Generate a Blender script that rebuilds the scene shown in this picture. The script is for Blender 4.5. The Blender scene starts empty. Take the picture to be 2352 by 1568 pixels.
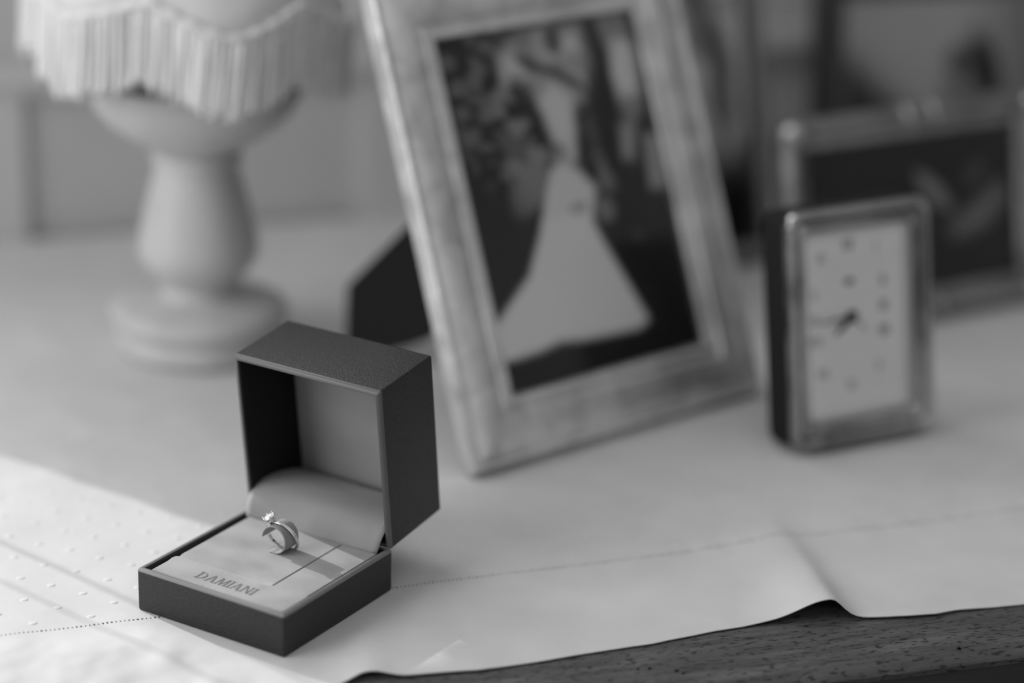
import bpy, bmesh, math, random
import numpy as np
from mathutils import Vector, Matrix

random.seed(7)
R = math.radians
sc = bpy.context.scene
COL = sc.collection

# ------------------------------------------------------------------ camera
cam = bpy.data.cameras.new('camera')
cam.lens = 85.0
cam.sensor_width = 36.0
cam.clip_start = 0.05
cam.clip_end = 30.0
cam_o = bpy.data.objects.new('camera', cam)
COL.objects.link(cam_o)
cam_o.matrix_world = (Matrix.Translation((0, 0, 0.54726)) @ Matrix.Rotation(R(90 - 20.2), 4, 'X')
                      @ Matrix.Rotation(R(1.56), 4, 'Z'))
cam.dof.use_dof = True
cam.dof.focus_distance = 1.205
cam.dof.aperture_fstop = 1.9
sc.camera = cam_o

# ------------------------------------------------------------------ world, sun, window light, exposure
TYAW = R(17.5)                      # the dresser and the walls are turned by this angle
TD = Vector((math.cos(TYAW), math.sin(TYAW), 0))
ND = Vector((-math.sin(TYAW), math.cos(TYAW), 0))


def tn(t, n, z=0.0):
    return Vector((t * TD.x + n * ND.x, t * TD.y + n * ND.y, z))


world = bpy.data.worlds.new('world')
sc.world = world
world.use_nodes = True
world.node_tree.nodes['Background'].inputs[0].default_value = (1, 1, 1, 1)
world.node_tree.nodes['Background'].inputs[1].default_value = 0.50

SUN_AZ, SUN_EL = R(-39.5), R(21.0)
sun_dir = Vector((math.cos(SUN_AZ) * math.cos(SUN_EL), math.sin(SUN_AZ) * math.cos(SUN_EL), -math.sin(SUN_EL)))
sun = bpy.data.lights.new('sun', 'SUN')
sun.energy = 3.2
sun.angle = R(0.5)
sun_o = bpy.data.objects.new('sun', sun)
COL.objects.link(sun_o)
sun_o.rotation_euler = sun_dir.to_track_quat('-Z', 'Y').to_euler()
sun_o.location = (-2, 3, 2)


def window_light(name, pos, direction, sx, sy, watts):
    l = bpy.data.lights.new(name, 'AREA')
    l.shape = 'RECTANGLE'
    l.size, l.size_y = sx, sy
    l.energy = watts
    o = bpy.data.objects.new(name, l)
    COL.objects.link(o)
    o.location = pos
    o.rotation_euler = Vector(direction).to_track_quat('-Z', 'Z').to_euler()
    return o


window_light('daylight_left_window', tn(-1.12, 0.95, 0.80), TD, 1.2, 1.4, 18.5)
window_light('daylight_back_window', tn(-0.165, 1.83, 1.00), -ND, 1.2, 0.92, 9.5)

sc.view_settings.view_transform = 'Standard'
sc.view_settings.look = 'None'
sc.view_settings.gamma = 1.0
sc.view_settings.use_curve_mapping = False
sc.view_settings.exposure = 0.0


# ------------------------------------------------------------------ helpers
def grey(v):
    return (v, v, v, 1.0)


def new_mat(name):
    m = bpy.data.materials.new(name)
    m.use_nodes = True
    nt = m.node_tree
    return m, nt, nt.nodes['Principled BSDF']


def plain(name, v, rough=0.6, metal=0.0, spec=0.5, coat=0.0):
    m, nt, b = new_mat(name)
    b.inputs['Base Color'].default_value = grey(v)
    b.inputs['Roughness'].default_value = rough
    b.inputs['Metallic'].default_value = metal
    b.inputs['Specular IOR Level'].default_value = spec
    b.inputs['Coat Weight'].default_value = coat
    return m


def N(nt, kind, **kw):
    n = nt.nodes.new(kind)
    for k, v in kw.items():
        if isinstance(k, str) and hasattr(n, k):
            setattr(n, k, v)
    return n


def coords(nt, scale=(1, 1, 1), kind='Object'):
    tc = nt.nodes.new('ShaderNodeTexCoord')
    mp = nt.nodes.new('ShaderNodeMapping')
    mp.inputs['Scale'].default_value = scale
    nt.links.new(tc.outputs[kind], mp.inputs['Vector'])
    return mp.outputs['Vector']


def noise(nt, vec, scale, detail=3.0, rough=0.5, dist=0.0):
    n = nt.nodes.new('ShaderNodeTexNoise')
    n.inputs['Scale'].default_value = scale
    n.inputs['Detail'].default_value = detail
    n.inputs['Roughness'].default_value = rough
    n.inputs['Distortion'].default_value = dist
    nt.links.new(vec, n.inputs['Vector'])
    return n.outputs['Fac']


def ramp(nt, fac, stops):
    r = nt.nodes.new('ShaderNodeValToRGB')
    e = r.color_ramp.elements
    while len(e) > 1:
        e.remove(e[-1])
    e[0].position, e[0].color = stops[0][0], grey(stops[0][1])
    for p, v in stops[1:]:
        el = e.new(p)
        el.color = grey(v)
    nt.links.new(fac, r.inputs['Fac'])
    return r.outputs['Color']


def mathn(nt, op, a, b=None):
    n = nt.nodes.new('ShaderNodeMath')
    n.operation = op
    for i, x in enumerate((a, b)):
        if x is None:
            continue
        if isinstance(x, (int, float)):
            n.inputs[i].default_value = x
        else:
            nt.links.new(x, n.inputs[i])
    return n.outputs[0]


def bump(nt, bsdf, height, strength, dist, prev=None):
    n = nt.nodes.new('ShaderNodeBump')
    n.inputs['Strength'].default_value = strength
    n.inputs['Distance'].default_value = dist
    nt.links.new(height, n.inputs['Height'])
    if prev is not None:
        nt.links.new(prev, n.inputs['Normal'])
    nt.links.new(n.outputs['Normal'], bsdf.inputs['Normal'])
    return n.outputs['Normal']


def mesh_obj(name, verts, faces, mat=None, parent=None, smooth=False, link=True):
    me = bpy.data.meshes.new(name)
    me.from_pydata([tuple(v) for v in verts], [], faces)
    me.update()
    if smooth:
        me.polygons.foreach_set('use_smooth', [True] * len(me.polygons))
    if mat is not None:
        me.materials.append(mat)
    o = bpy.data.objects.new(name, me)
    if link:
        COL.objects.link(o)
    if parent is not None:
        o.parent = parent
    return o


def bm_obj(name, bm, mat=None, parent=None, smooth=False):
    me = bpy.data.meshes.new(name)
    bmesh.ops.recalc_face_normals(bm, faces=bm.faces[:])
    bm.to_mesh(me)
    bm.free()
    if smooth:
        me.polygons.foreach_set('use_smooth', [True] * len(me.polygons))
    if mat is not None:
        me.materials.append(mat)
    o = bpy.data.objects.new(name, me)
    COL.objects.link(o)
    if parent is not None:
        o.parent = parent
    return o


def autosmooth(o, ang=35):
    """shade smooth with sharp edges above the angle"""
    me = o.data
    bm = bmesh.new()
    bm.from_mesh(me)
    for f in bm.faces:
        f.smooth = True
    for e in bm.edges:
        e.smooth = not (len(e.link_faces) == 2 and e.calc_face_angle(0) > R(ang))
    bm.to_mesh(me)
    bm.free()
    return o


def thing(name, label, cat, loc=(0, 0, 0), rotz=0.0, mat=None, group=None):
    o = bpy.data.objects.new(name, None)
    o.empty_display_size = 0.02
    COL.objects.link(o)
    if mat is not None:
        o.matrix_world = mat
    else:
        o.location = loc
        o.rotation_euler = (0, 0, rotz)
    o['label'] = label
    o['category'] = cat
    if group:
        o['group'] = group
    return o


def structure(o):
    o['kind'] = 'structure'
    return o


def box_bm(bm, x0, x1, y0, y1, z0, z1, bev=0.0, seg=2):
    vs = [bm.verts.new(p) for p in ((x0, y0, z0), (x1, y0, z0), (x1, y1, z0), (x0, y1, z0),
                                    (x0, y0, z1), (x1, y0, z1), (x1, y1, z1), (x0, y1, z1))]
    fs = [bm.faces.new([vs[i] for i in q]) for q in ((0, 3, 2, 1), (4, 5, 6, 7), (0, 1, 5, 4),
                                                     (1, 2, 6, 5), (2, 3, 7, 6), (3, 0, 4, 7))]
    if bev > 0:
        es = list({e for f in fs for e in f.edges})
        bmesh.ops.bevel(bm, geom=es, offset=bev, segments=seg, affect='EDGES', profile=0.5)


def box_obj(name, b, mat, parent=None, bev=0.0, seg=2, smooth=False):
    bm = bmesh.new()
    box_bm(bm, *b, bev=bev, seg=seg)
    o = bm_obj(name, bm, mat, parent)
    if bev > 0:
        autosmooth(o, 50)
    return o


def lathe(name, prof, mat, parent=None, seg=64, sharp=40, cap=True):
    vs, fs = [], []
    k = len(prof)
    for i in range(seg):
        a = 2 * math.pi * i / seg
        for r, z in prof:
            vs.append((r * math.cos(a), r * math.sin(a), z))
    for i in range(seg):
        j = (i + 1) % seg
        for q in range(k - 1):
            fs.append((i * k + q, j * k + q, j * k + q + 1, i * k + q + 1))
    if cap:
        fs.append([i * k for i in range(seg)][::-1])
        fs.append([i * k + k - 1 for i in range(seg)])
    o = mesh_obj(name, vs, fs, mat, parent)
    return autosmooth(o, sharp)


def tube(name, pts, rad, mat, parent=None, seg=10, closed=False, smooth=True):
    pts = [Vector(p) for p in pts]
    n = len(pts)
    rads = rad if hasattr(rad, '__len__') else [rad] * n
    vs, fs = [], []
    prev = None
    for i, p in enumerate(pts):
        a = pts[(i - 1) % n] if (closed or i > 0) else p
        b = pts[(i + 1) % n] if (closed or i < n - 1) else p
        t = (b - a).normalized()
        if prev is None:
            up = Vector((0, 0, 1)) if abs(t.z) < 0.9 else Vector((1, 0, 0))
            u = t.cross(up).normalized()
        else:
            u = (prev - t * prev.dot(t)).normalized()
        w = t.cross(u)
        prev = u
        for s in range(seg):
            q = 2 * math.pi * s / seg
            vs.append(p + (u * math.cos(q) + w * math.sin(q)) * rads[i])
    last = n if closed else n - 1
    for i in range(last):
        j = (i + 1) % n
        for s in range(seg):
            s2 = (s + 1) % seg
            fs.append((i * seg + s, i * seg + s2, j * seg + s2, j * seg + s))
    if not closed:
        fs.append(list(range(seg))[::-1])
        fs.append([(n - 1) * seg + s for s in range(seg)])
    return mesh_obj(name, vs, fs, mat, parent, smooth)


def sstep(a, b, x):
    t = np.clip((x - a) / (b - a), 0, 1)
    return t * t * (3 - 2 * t)


# value noise for the cloth relief and for the printed photographs
_rs = np.random.RandomState(11)
_tab = _rs.rand(256, 256)


def vnoise(x, y):
    xi, yi = np.floor(x).astype(int), np.floor(y).astype(int)
    fx, fy = x - xi, y - yi
    fx, fy = fx * fx * (3 - 2 * fx), fy * fy * (3 - 2 * fy)
    g = lambda a, b: _tab[a % 256, b % 256]
    return ((g(xi, yi) * (1 - fx) + g(xi + 1, yi) * fx) * (1 - fy)
            + (g(xi, yi + 1) * (1 - fx) + g(xi + 1, yi + 1) * fx) * fy)


def fbm(x, y, o=3):
    v, a, s = 0, 0.5, 0
    for i in range(o):
        v = v + a * vnoise(x * 2 ** i + 17.3 * i, y * 2 ** i + 5.1 * i)
        s += a
        a *= 0.5
    return v / s


# ------------------------------------------------------------------ materials
def leather_mat():
    m, nt, b = new_mat('grained_leather')
    v = coords(nt, (1, 1, 1))
    wob = nt.nodes.new('ShaderNodeTexNoise')
    wob.inputs['Scale'].default_value = 260
    nt.links.new(v, wob.inputs['Vector'])
    mix = nt.nodes.new('ShaderNodeMixRGB')
    mix.inputs[0].default_value = 0.0016
    mix.blend_type = 'ADD'
    nt.links.new(v, mix.inputs[1])
    nt.links.new(wob.outputs['Color'], mix.inputs[2])
    vo = nt.nodes.new('ShaderNodeTexVoronoi')
    vo.feature = 'DISTANCE_TO_EDGE'
    vo.inputs['Scale'].default_value = 560
    nt.links.new(mix.outputs[0], vo.inputs['Vector'])
    cell = ramp(nt, vo.outputs['Distance'], [(0.0, 0.0), (0.10, 0.75), (0.45, 1.0)])
    fine = noise(nt, v, 2600, 2)
    n1 = bump(nt, b, cell, 0.6, 0.00025)
    bump(nt, b, fine, 0.12, 0.0001, n1)
    b.inputs['Base Color'].default_value = grey(0.016)
    b.inputs['Roughness'].default_value = 0.47
    b.inputs['Specular IOR Level'].default_value = 0.5
    return m


def suede_mat(name, lo, hi):
    m, nt, b = new_mat(name)
    v = coords(nt)
    big = noise(nt, coords(nt, (0.8, 1.2, 1)), 48, 1.0, 0.4, 0.0)
    fine = noise(nt, v, 2600, 2)
    mixed = mathn(nt, 'ADD', mathn(nt, 'MULTIPLY', big, 0.55), mathn(nt, 'MULTIPLY', fine, 0.45))
    c = ramp(nt, mixed, [(0.34, lo), (0.62, hi)])
    nt.links.new(c, b.inputs['Base Color'])
    b.inputs['Roughness'].default_value = 0.95
    b.inputs['Specular IOR Level'].default_value = 0.15
    b.inputs['Sheen Weight'].default_value = 0.25
    b.inputs['Sheen Roughness'].default_value = 0.4
    bump(nt, b, fine, 0.35, 0.00016)
    return m


def linen_mat():
    m, nt, b = new_mat('white_linen')
    v = coords(nt)
    w1 = nt.nodes.new('ShaderNodeTexWave')
    w1.bands_direction = 'DIAGONAL'
    w1.inputs['Scale'].default_value = 620
    w1.inputs['Distortion'].default_value = 0.6
    w2 = nt.nodes.new('ShaderNodeTexWave')
    w2.bands_direction = 'Y'
    w2.inputs['Scale'].default_value = 520
    w2.inputs['Distortion'].default_value = 0.8
    nt.links.new(v, w1.inputs['Vector'])
    nt.links.new(v, w2.inputs['Vector'])
    h = mathn(nt, 'ADD', w1.outputs['Fac'], mathn(nt, 'MULTIPLY', w2.outputs['Fac'], 0.6))
    soft = noise(nt, v, 45, 4)
    n1 = bump(nt, b, soft, 0.35, 0.0012)
    bump(nt, b, h, 0.16, 0.00016, n1)
    c = ramp(nt, noise(nt, v, 30, 4), [(0.3, 0.61), (0.7, 0.66)])
    nt.links.new(c, b.inputs['Base Color'])
    b.inputs['Roughness'].default_value = 0.9
    b.inputs['Specular IOR Level'].default_value = 0.2
    return m


def wood_mat():
    m, nt, b = new_mat('old_dark_wood')
    v = coords(nt, (1, 6, 6))
    grain = noise(nt, v, 26, 5, 0.6, 0.4)
    pore = noise(nt, coords(nt, (0.30, 1.0, 1.0)), 620, 2, 0.5)
    streak = noise(nt, coords(nt, (0.08, 1, 1)), 210, 3, 0.6)
    c1 = ramp(nt, mathn(nt, 'ADD', mathn(nt, 'MULTIPLY', grain, 0.55), mathn(nt, 'MULTIPLY', streak, 0.45)),
              [(0.32, 0.040), (0.55, 0.090), (0.72, 0.15)])
    pf = ramp(nt, pore, [(0.36, 0.22), (0.44, 1.0)])
    mx = nt.nodes.new('ShaderNodeMixRGB')
    mx.blend_type = 'MULTIPLY'
    mx.inputs[0].default_value = 1.0
    nt.links.new(c1, mx.inputs[1])
    nt.links.new(pf, mx.inputs[2])
    nt.links.new(mx.outputs[0], b.inputs['Base Color'])
    b.inputs['Roughness'].default_value = 0.5
    bump(nt, b, pf, 0.35, 0.0003)
    return m


def silver_mat(name, base=0.72, rough=0.3, scale=120, strength=0.4, tarnish=0.35):
    m, nt, b = new_mat(name)
    v = coords(nt)
    n1 = noise(nt, v, scale, 5, 0.65, 0.8)
    n2 = noise(nt, v, scale * 0.22, 4, 0.6, 0.5)
    c = ramp(nt, n2, [(0.32, base * (1 - tarnish)), (0.6, base)])
    nt.links.new(c, b.inputs['Base Color'])
    b.inputs['Metallic'].default_value = 1.0
    b.inputs['Roughness'].default_value = rough
    bump(nt, b, n1, strength, 0.001)
    return m


def print_mat():
    m, nt, b = new_mat('photo_print')
    a = nt.nodes.new('ShaderNodeVertexColor')
    a.layer_name = 'print'
    nt.links.new(a.outputs['Color'], b.inputs['Base Color'])
    b.inputs['Roughness'].default_value = 0.55
    b.inputs['Specular IOR Level'].default_value = 0.3
    return m


def pane_mat():
    m = bpy.data.materials.new('thin_glass')
    m.use_nodes = True
    nt = m.node_tree
    nt.nodes.clear()
    out = nt.nodes.new('ShaderNodeOutputMaterial')
    mix = nt.nodes.new('ShaderNodeMixShader')
    tr = nt.nodes.new('ShaderNodeBsdfTransparent')
    gl = nt.nodes.new('ShaderNodeBsdfGlossy')
    gl.inputs['Roughness'].default_value = 0.05
    fr = nt.nodes.new('ShaderNodeFresnel')
    fr.inputs['IOR'].default_value = 1.3
    nt.links.new(fr.outputs[0], mix.inputs[0])
    nt.links.new(tr.outputs[0], mix.inputs[1])
    nt.links.new(gl.outputs[0], mix.inputs[2])
    nt.links.new(mix.outputs[0], out.inputs[0])
    return m


def wall_mat():
    m, nt, b = new_mat('painted_plaster')
    v = coords(nt)
    c = ramp(nt, noise(nt, v, 9, 4), [(0.3, 0.50), (0.7, 0.56)])
    nt.links.new(c, b.inputs['Base Color'])
    b.inputs['Roughness'].default_value = 0.85
    bump(nt, b, noise(nt, v, 60, 3), 0.15, 0.002)
    return m


def lamp_mat():
    m, nt, b = new_mat('painted_turned_wood')
    v = coords(nt)
    c = ramp(nt, noise(nt, coords(nt, (1, 1, 0.3)), 40, 4), [(0.3, 0.50), (0.7, 0.58)])
    nt.links.new(c, b.inputs['Base Color'])
    b.inputs['Roughness'].default_value = 0.55
    bump(nt, b, noise(nt, v, 90, 3), 0.1, 0.001)
    return m


def fringe_mat():
    m, nt, b = new_mat('ivory_fringe_thread')
    c = ramp(nt, noise(nt, coords(nt, (8, 8, 1)), 60, 3), [(0.3, 0.70), (0.7, 0.82)])
    nt.links.new(c, b.inputs['Base Color'])
    b.inputs['Roughness'].default_value = 0.7
    b.inputs['Sheen Weight'].default_value = 0.3
    return m


LEATHER = leather_mat()
SUEDE = suede_mat('pale_suede', 0.27, 0.40)
SATIN = suede_mat('satin_lining', 0.28, 0.33)
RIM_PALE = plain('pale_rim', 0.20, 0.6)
RIM_HIGHLIGHT = plain('lid_rim_highlight', 0.11, 0.42)  # brightness of the light-catching lid edge, painted as a paler grey than the leather
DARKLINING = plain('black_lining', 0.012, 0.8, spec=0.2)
LINEN = linen_mat()
DOT = plain('white_cotton_dot', 0.66, 0.9, spec=0.2)
HOLE = plain('stitch_hole', 0.10, 0.95, spec=0.0)
WOOD = wood_mat()
WOODDARK = plain('dark_wood_front', 0.035, 0.6)
PIT = plain('worm_hole', 0.006, 0.95, spec=0.0)
SILVER_OLD = silver_mat('embossed_silver', 0.84, 0.46, 150, 0.55, 0.35)
SILVER_BEAD = plain('beaded_silver', 0.75, 0.42, metal=1.0)
SILVER_DARK = silver_mat('tarnished_silver', 0.36, 0.30, 90, 0.5, 0.6)
SILVER_WORN = plain('worn_silver', 0.50, 0.34, metal=1.0)
SILVER_CLOCK = silver_mat('engraved_clock_silver', 0.44, 0.17, 70, 0.4, 0.6)
STEEL = plain('polished_white_gold', 0.86, 0.12, metal=1.0)
VELVET = plain('black_velvet', 0.016, 0.9, spec=0.15)
DARKFRAME = plain('dark_stained_frame', 0.035, 0.5)
GREYFRAME = plain('grey_frame_slip', 0.20, 0.5)
DIAL = plain('ivory_dial', 0.90, 0.6)
INK = plain('grey_ink', 0.16, 0.7)
INKPALE = plain('pale_ink', 0.42, 0.7)
HAND = plain('black_clock_hand', 0.015, 0.5)
PRINT = print_mat()
PANE = pane_mat()
WALL = wall_mat()
TRIM = plain('painted_trim', 0.58, 0.6)
DARKWALL = plain('dark_side_wall', 0.35, 0.9)
FLOOR = plain('dark_floor', 0.16, 0.6)
BLOCKER_CLOTH = plain('blocker_cloth', 0.45, 0.9)
LAMPMAT = lamp_mat()
LAMPSHADE = plain('ivory_shade_cloth', 0.72, 0.85)
FRINGE = fringe_mat()
FOIL = plain('pressed_lettering', 0.19, 0.55)


def diamond_mat():
    m, nt, b = new_mat('brilliant_stone')
    b.inputs['Base Color'].default_value = grey(0.95)
    b.inputs['Roughness'].default_value = 0.02
    b.inputs['IOR'].default_value = 1.9
    b.inputs['Transmission Weight'].default_value = 0.35
    b.inputs['Specular IOR Level'].default_value = 0.9
    return m


STONE = diamond_mat()

# ------------------------------------------------------------------ the room
WN = 1.712                                       # back wall plane (n)
ROOM = Matrix.Rotation(TYAW, 4, 'Z')


def room_box(bm, t0, t1, n0, n1, z0, z1):
    box_bm(bm, t0, t1, n0, n1, z0, z1)


def room_obj(name, boxes, mat):
    bm = bmesh.new()
    for b in boxes:
        box_bm(bm, *b)
    o = bm_obj(name, bm, mat)
    o.matrix_world = ROOM
    return structure(o)


FZ = -0.80
# back wall with the window opening at its left
room_obj('wall_back', [(-1.00, -0.78, WN, WN + 0.12, FZ, 1.9), (0.45, 2.0, WN, WN + 0.12, FZ, 1.9), (0.02, 0.45, WN, WN + 0.12, FZ, 0.53),
                       (-0.78, 0.02, WN, WN + 0.12, FZ, 0.03), (-0.78, 0.45, WN, WN + 0.12, 1.48, 1.9)], WALL)
room_obj('wall_left', [(-1.12, -1.00, -1.6, 0.32, FZ, 1.9), (-1.12, -1.00, 1.58, WN + 0.12, FZ, 1.9),
                       (-1.12, -1.00, 0.32, 1.58, FZ, 0.06), (-1.12, -1.00, 0.32, 1.58, 1.54, 1.9)], WALL)
room_obj('wall_right', [(2.0, 2.12, -1.6, WN + 0.12, FZ, 1.9)], DARKWALL)
room_obj('floor', [(-1.12, 2.12, -1.6, WN + 0.12, FZ - 0.05, FZ)], FLOOR)
# dado rail and stiles around the sunk panel behind the lamp
room_obj('trim_1', [(0.02, 2.0, WN - 0.010, WN, 0.108, 0.130), (0.02, 2.0, WN - 0.014, WN, 0.116, 0.124)], TRIM)
room_obj('trim_2', [(0.02, 0.166, WN - 0.007, WN, -0.02, 0.108)], TRIM)
room_obj('trim_3', [(0.415, 0.50, WN - 0.007, WN, -0.02, 0.108)], TRIM)
# window frames (left of and behind the view)
room_obj('window_1', [(-0.78, -0.74, WN + 0.03, WN + 0.08, 0.03, 1.48), (0.41, 0.45, WN + 0.03, WN + 0.08, 0.53, 1.48), (-0.02, 0.02, WN + 0.03, WN + 0.08, 0.03, 0.53),
                      (-0.74, -0.02, WN + 0.03, WN + 0.08, 0.03, 0.06), (-0.74, 0.41, WN + 0.03, WN + 0.08, 1.44, 1.48), (-0.74, 0.41, WN + 0.03, WN + 0.08, 0.53, 0.57)], TRIM)
room_obj('window_2', [(-1.09, -1.04, 0.32, 0.37, 0.06, 1.54), (-1.09, -1.04, 1.53, 1.58, 0.06, 1.54),
                      (-1.09, -1.04, 0.37, 1.53, 0.06, 0.11), (-1.09, -1.04, 0.37, 1.53, 1.49, 1.54)], TRIM)

# added unseen drape: its free edge is shaped to bound the sun patch
cv, cf = [], []
NZ, NT = 40, 36
for i in range(NZ + 1):
    z = 0.015 + 0.50 * i / NZ
    e = float(np.interp(z, [0.0, 0.10, 0.178, 0.235, 0.27, 0.31, 0.52], [-0.200, -0.172, -0.1474, -0.1306, -0.122, -0.112, -0.080]))
    e += 0.0016 * math.sin(z * 240) * (1 if z < 0.25 else 0)
    for j in range(NT + 1):
        f = j / NT
        t = e + (0.075 - e) * f
        cv.append(tn(t, WN - 0.022 + 0.009 * math.sin(f * 30 + z * 3), z))
for i in range(NZ):
    for j in range(NT):
        a = i * (NT + 1) + j
        cf.append((a, a + 1, a + NT + 2, a + NT + 1))
cur = mesh_obj('sun_edge_drape', cv, cf, BLOCKER_CLOTH, None, True)
md = cur.modifiers.new('thick', 'SOLIDIFY')
md.thickness = 0.0015
cur['label'] = 'added pale drape beside the back window, shaped to bound the sun patch'
cur['category'] = 'sun_edge_drape'
# added unseen blind, its stepped hem shaped to keep sun off the cloth
BT = [-0.79, -0.30, -0.217, -0.180, -0.172, -0.163, -0.154, -0.146, -0.138, 0.03]
BZ = [0.36, 0.345, 0.3220, 0.3115, 0.3115, 0.3120, 0.3098, 0.3042, 0.3028, 0.290]
bv = []
for yy in (WN + 0.004 - 0.022 - 0.014, WN - 0.022 - 0.012):
    for t_, z_ in zip(BT, BZ):
        bv += [tn(t_, yy, z_), tn(t_, yy, 0.54)]
m_ = len(BT)
bf = []
for i in range(m_ - 1):
    a, c = 2 * i, 2 * m_ + 2 * i
    bf += [(a, a + 2, a + 3, a + 1), (c, c + 1, c + 3, c + 2), (a, c, c + 2, a + 2), (a + 1, a + 3, c + 3, c + 1)]
bf += [(0, 1, 2 * m_ + 1, 2 * m_), (2 * m_ - 2, 4 * m_ - 2, 4 * m_ - 1, 2 * m_ - 1)]
bl = mesh_obj('sun_blocker_blind', bv, bf, BLOCKER_CLOTH)
bl['label'] = 'added short cloth blind across the back window, its hem shaped to block sun'
bl['category'] = 'light blocker'

# two unseen cords added to streak soft shadows over the cloth and insert
for (ct_, rad_) in ((-0.2176, 0.0015), (-0.2534, 0.0011)):
    cd = tube('shadow_cord', [tn(ct_, WN - 0.046, 0.03 + 0.05 * i + 0.0) for i in range(11)], rad_, BLOCKER_CLOTH, None, 8)
    cd['label'] = 'thick pale cord added in the window gap to cast a soft streak' if rad_ > 0.0013 else 'thin pale cord added in the window gap to cast a soft streak'
    cd['category'] = 'cord'
    cd['group'] = 'cords added to cast shadow streaks'

# ------------------------------------------------------------------ dresser
TOPZ = -0.0014
EDGE = 0.9455
dr = thing('wooden_dresser', 'dark old wooden dresser with a worm-eaten top under the white cloth', 'dresser',
           tn(0.42, EDGE, FZ), TYAW)
# local: x along the front, y into the room depth, z up from the floor
H = TOPZ - FZ
prof = [(0.012, H), (0.005, H - 0.0008), (0.0015, H - 0.003), (0.0, H - 0.0055), (0.0006, H - 0.0085),
        (0.004, H - 0.0105), (0.014, H - 0.0110), (0.016, H - 0.012)]
YB = 1.700 - EDGE
tv = []
xs = (-1.05, 1.15)
loop = prof + [(YB, H - 0.012), (YB, H)]
for x in xs:
    for y, z in loop:
        tv.append((x, y, z))
k = len(loop)
tf = [tuple(range(k))[::-1], tuple(range(k, 2 * k))] + [(i, (i + 1) % k, k + (i + 1) % k, k + i) for i in range(k)]
top = mesh_obj('top_board', tv, tf, WOOD, dr)
autosmooth(top, 40)
box_obj('moulding', (-1.02, 1.12, 0.010, YB, H - 0.034, H - 0.012), WOODDARK, dr, 0.004)
box_obj('carcass', (-1.0, 1.1, 0.026, YB, 0.06, H - 0.034), WOODDARK, dr, 0.002)
box_obj('plinth', (-0.99, 1.09, 0.04, YB, 0.0, 0.06), WOODDARK, dr, 0.002)
for k2 in range(3):
    x0 = -0.98 + k2 * 0.695
    d = box_obj('drawer', (x0, x0 + 0.67, 0.018, 0.030, H - 0.22, H - 0.05), WOODDARK, dr, 0.003)
    kb = lathe('knob', [(0.006, 0), (0.006, 0.010), (0.014, 0.018), (0.013, 0.026), (0.004, 0.030)], WOODDARK, d, 20)
    kb.rotation_euler = (R(90), 0, 0)
    kb.location = (x0 + 0.335, 0.018, H - 0.135)
hole_me = None
for (wt, wn, r) in ((0.3745, 0.9716, 0.0007), (0.3800, 0.9706, 0.0010), (0.3920, 0.9652, 0.0011), (0.3940, 0.9620, 0.0008),
                    (0.5362, 0.9530, 0.0010)):
    ho = lathe('worm_hole', [(r, 0.0), (r * 0.9, 0.00025)], PIT, dr, 14)
    ho.location = (wt - 0.42, wn - EDGE, H)

# ------------------------------------------------------------------ tablecloth
EDGE_PTS = [(-0.60, 0.952), (-0.30, 0.955), (-0.05, 0.962), (0.05, 0.964), (0.12, 0.966), (0.17, 0.972), (0.205, 0.980), (0.2317, 0.9890), (0.2440, 0.9945), (0.2520, 0.9935),
            (0.2620, 0.9905), (0.2781, 0.9893), (0.2991, 0.9871), (0.3326, 0.9892), (0.367, 0.9922), (0.3901, 0.9935),
            (0.4245, 0.9985), (0.4494, 1.0000), (0.4652, 0.9990), (0.4812, 0.9975), (0.4916, 0.9968), (0.5000, 0.9942),
            (0.5069, 0.9925), (0.5244, 0.9891), (0.5406, 0.9876), (0.5537, 0.9894), (0.5905, 0.9878), (0.70, 0.990), (1.3, 0.992)]
ep = np.array(EDGE_PTS)
BC = Vector((-0.1204, 1.1001, 0.0))               # centre of the ring box
BROT = R(-31.5)


def edge_n(t):
    return np.interp(t, ep[:, 0], ep[:, 1])


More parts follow.
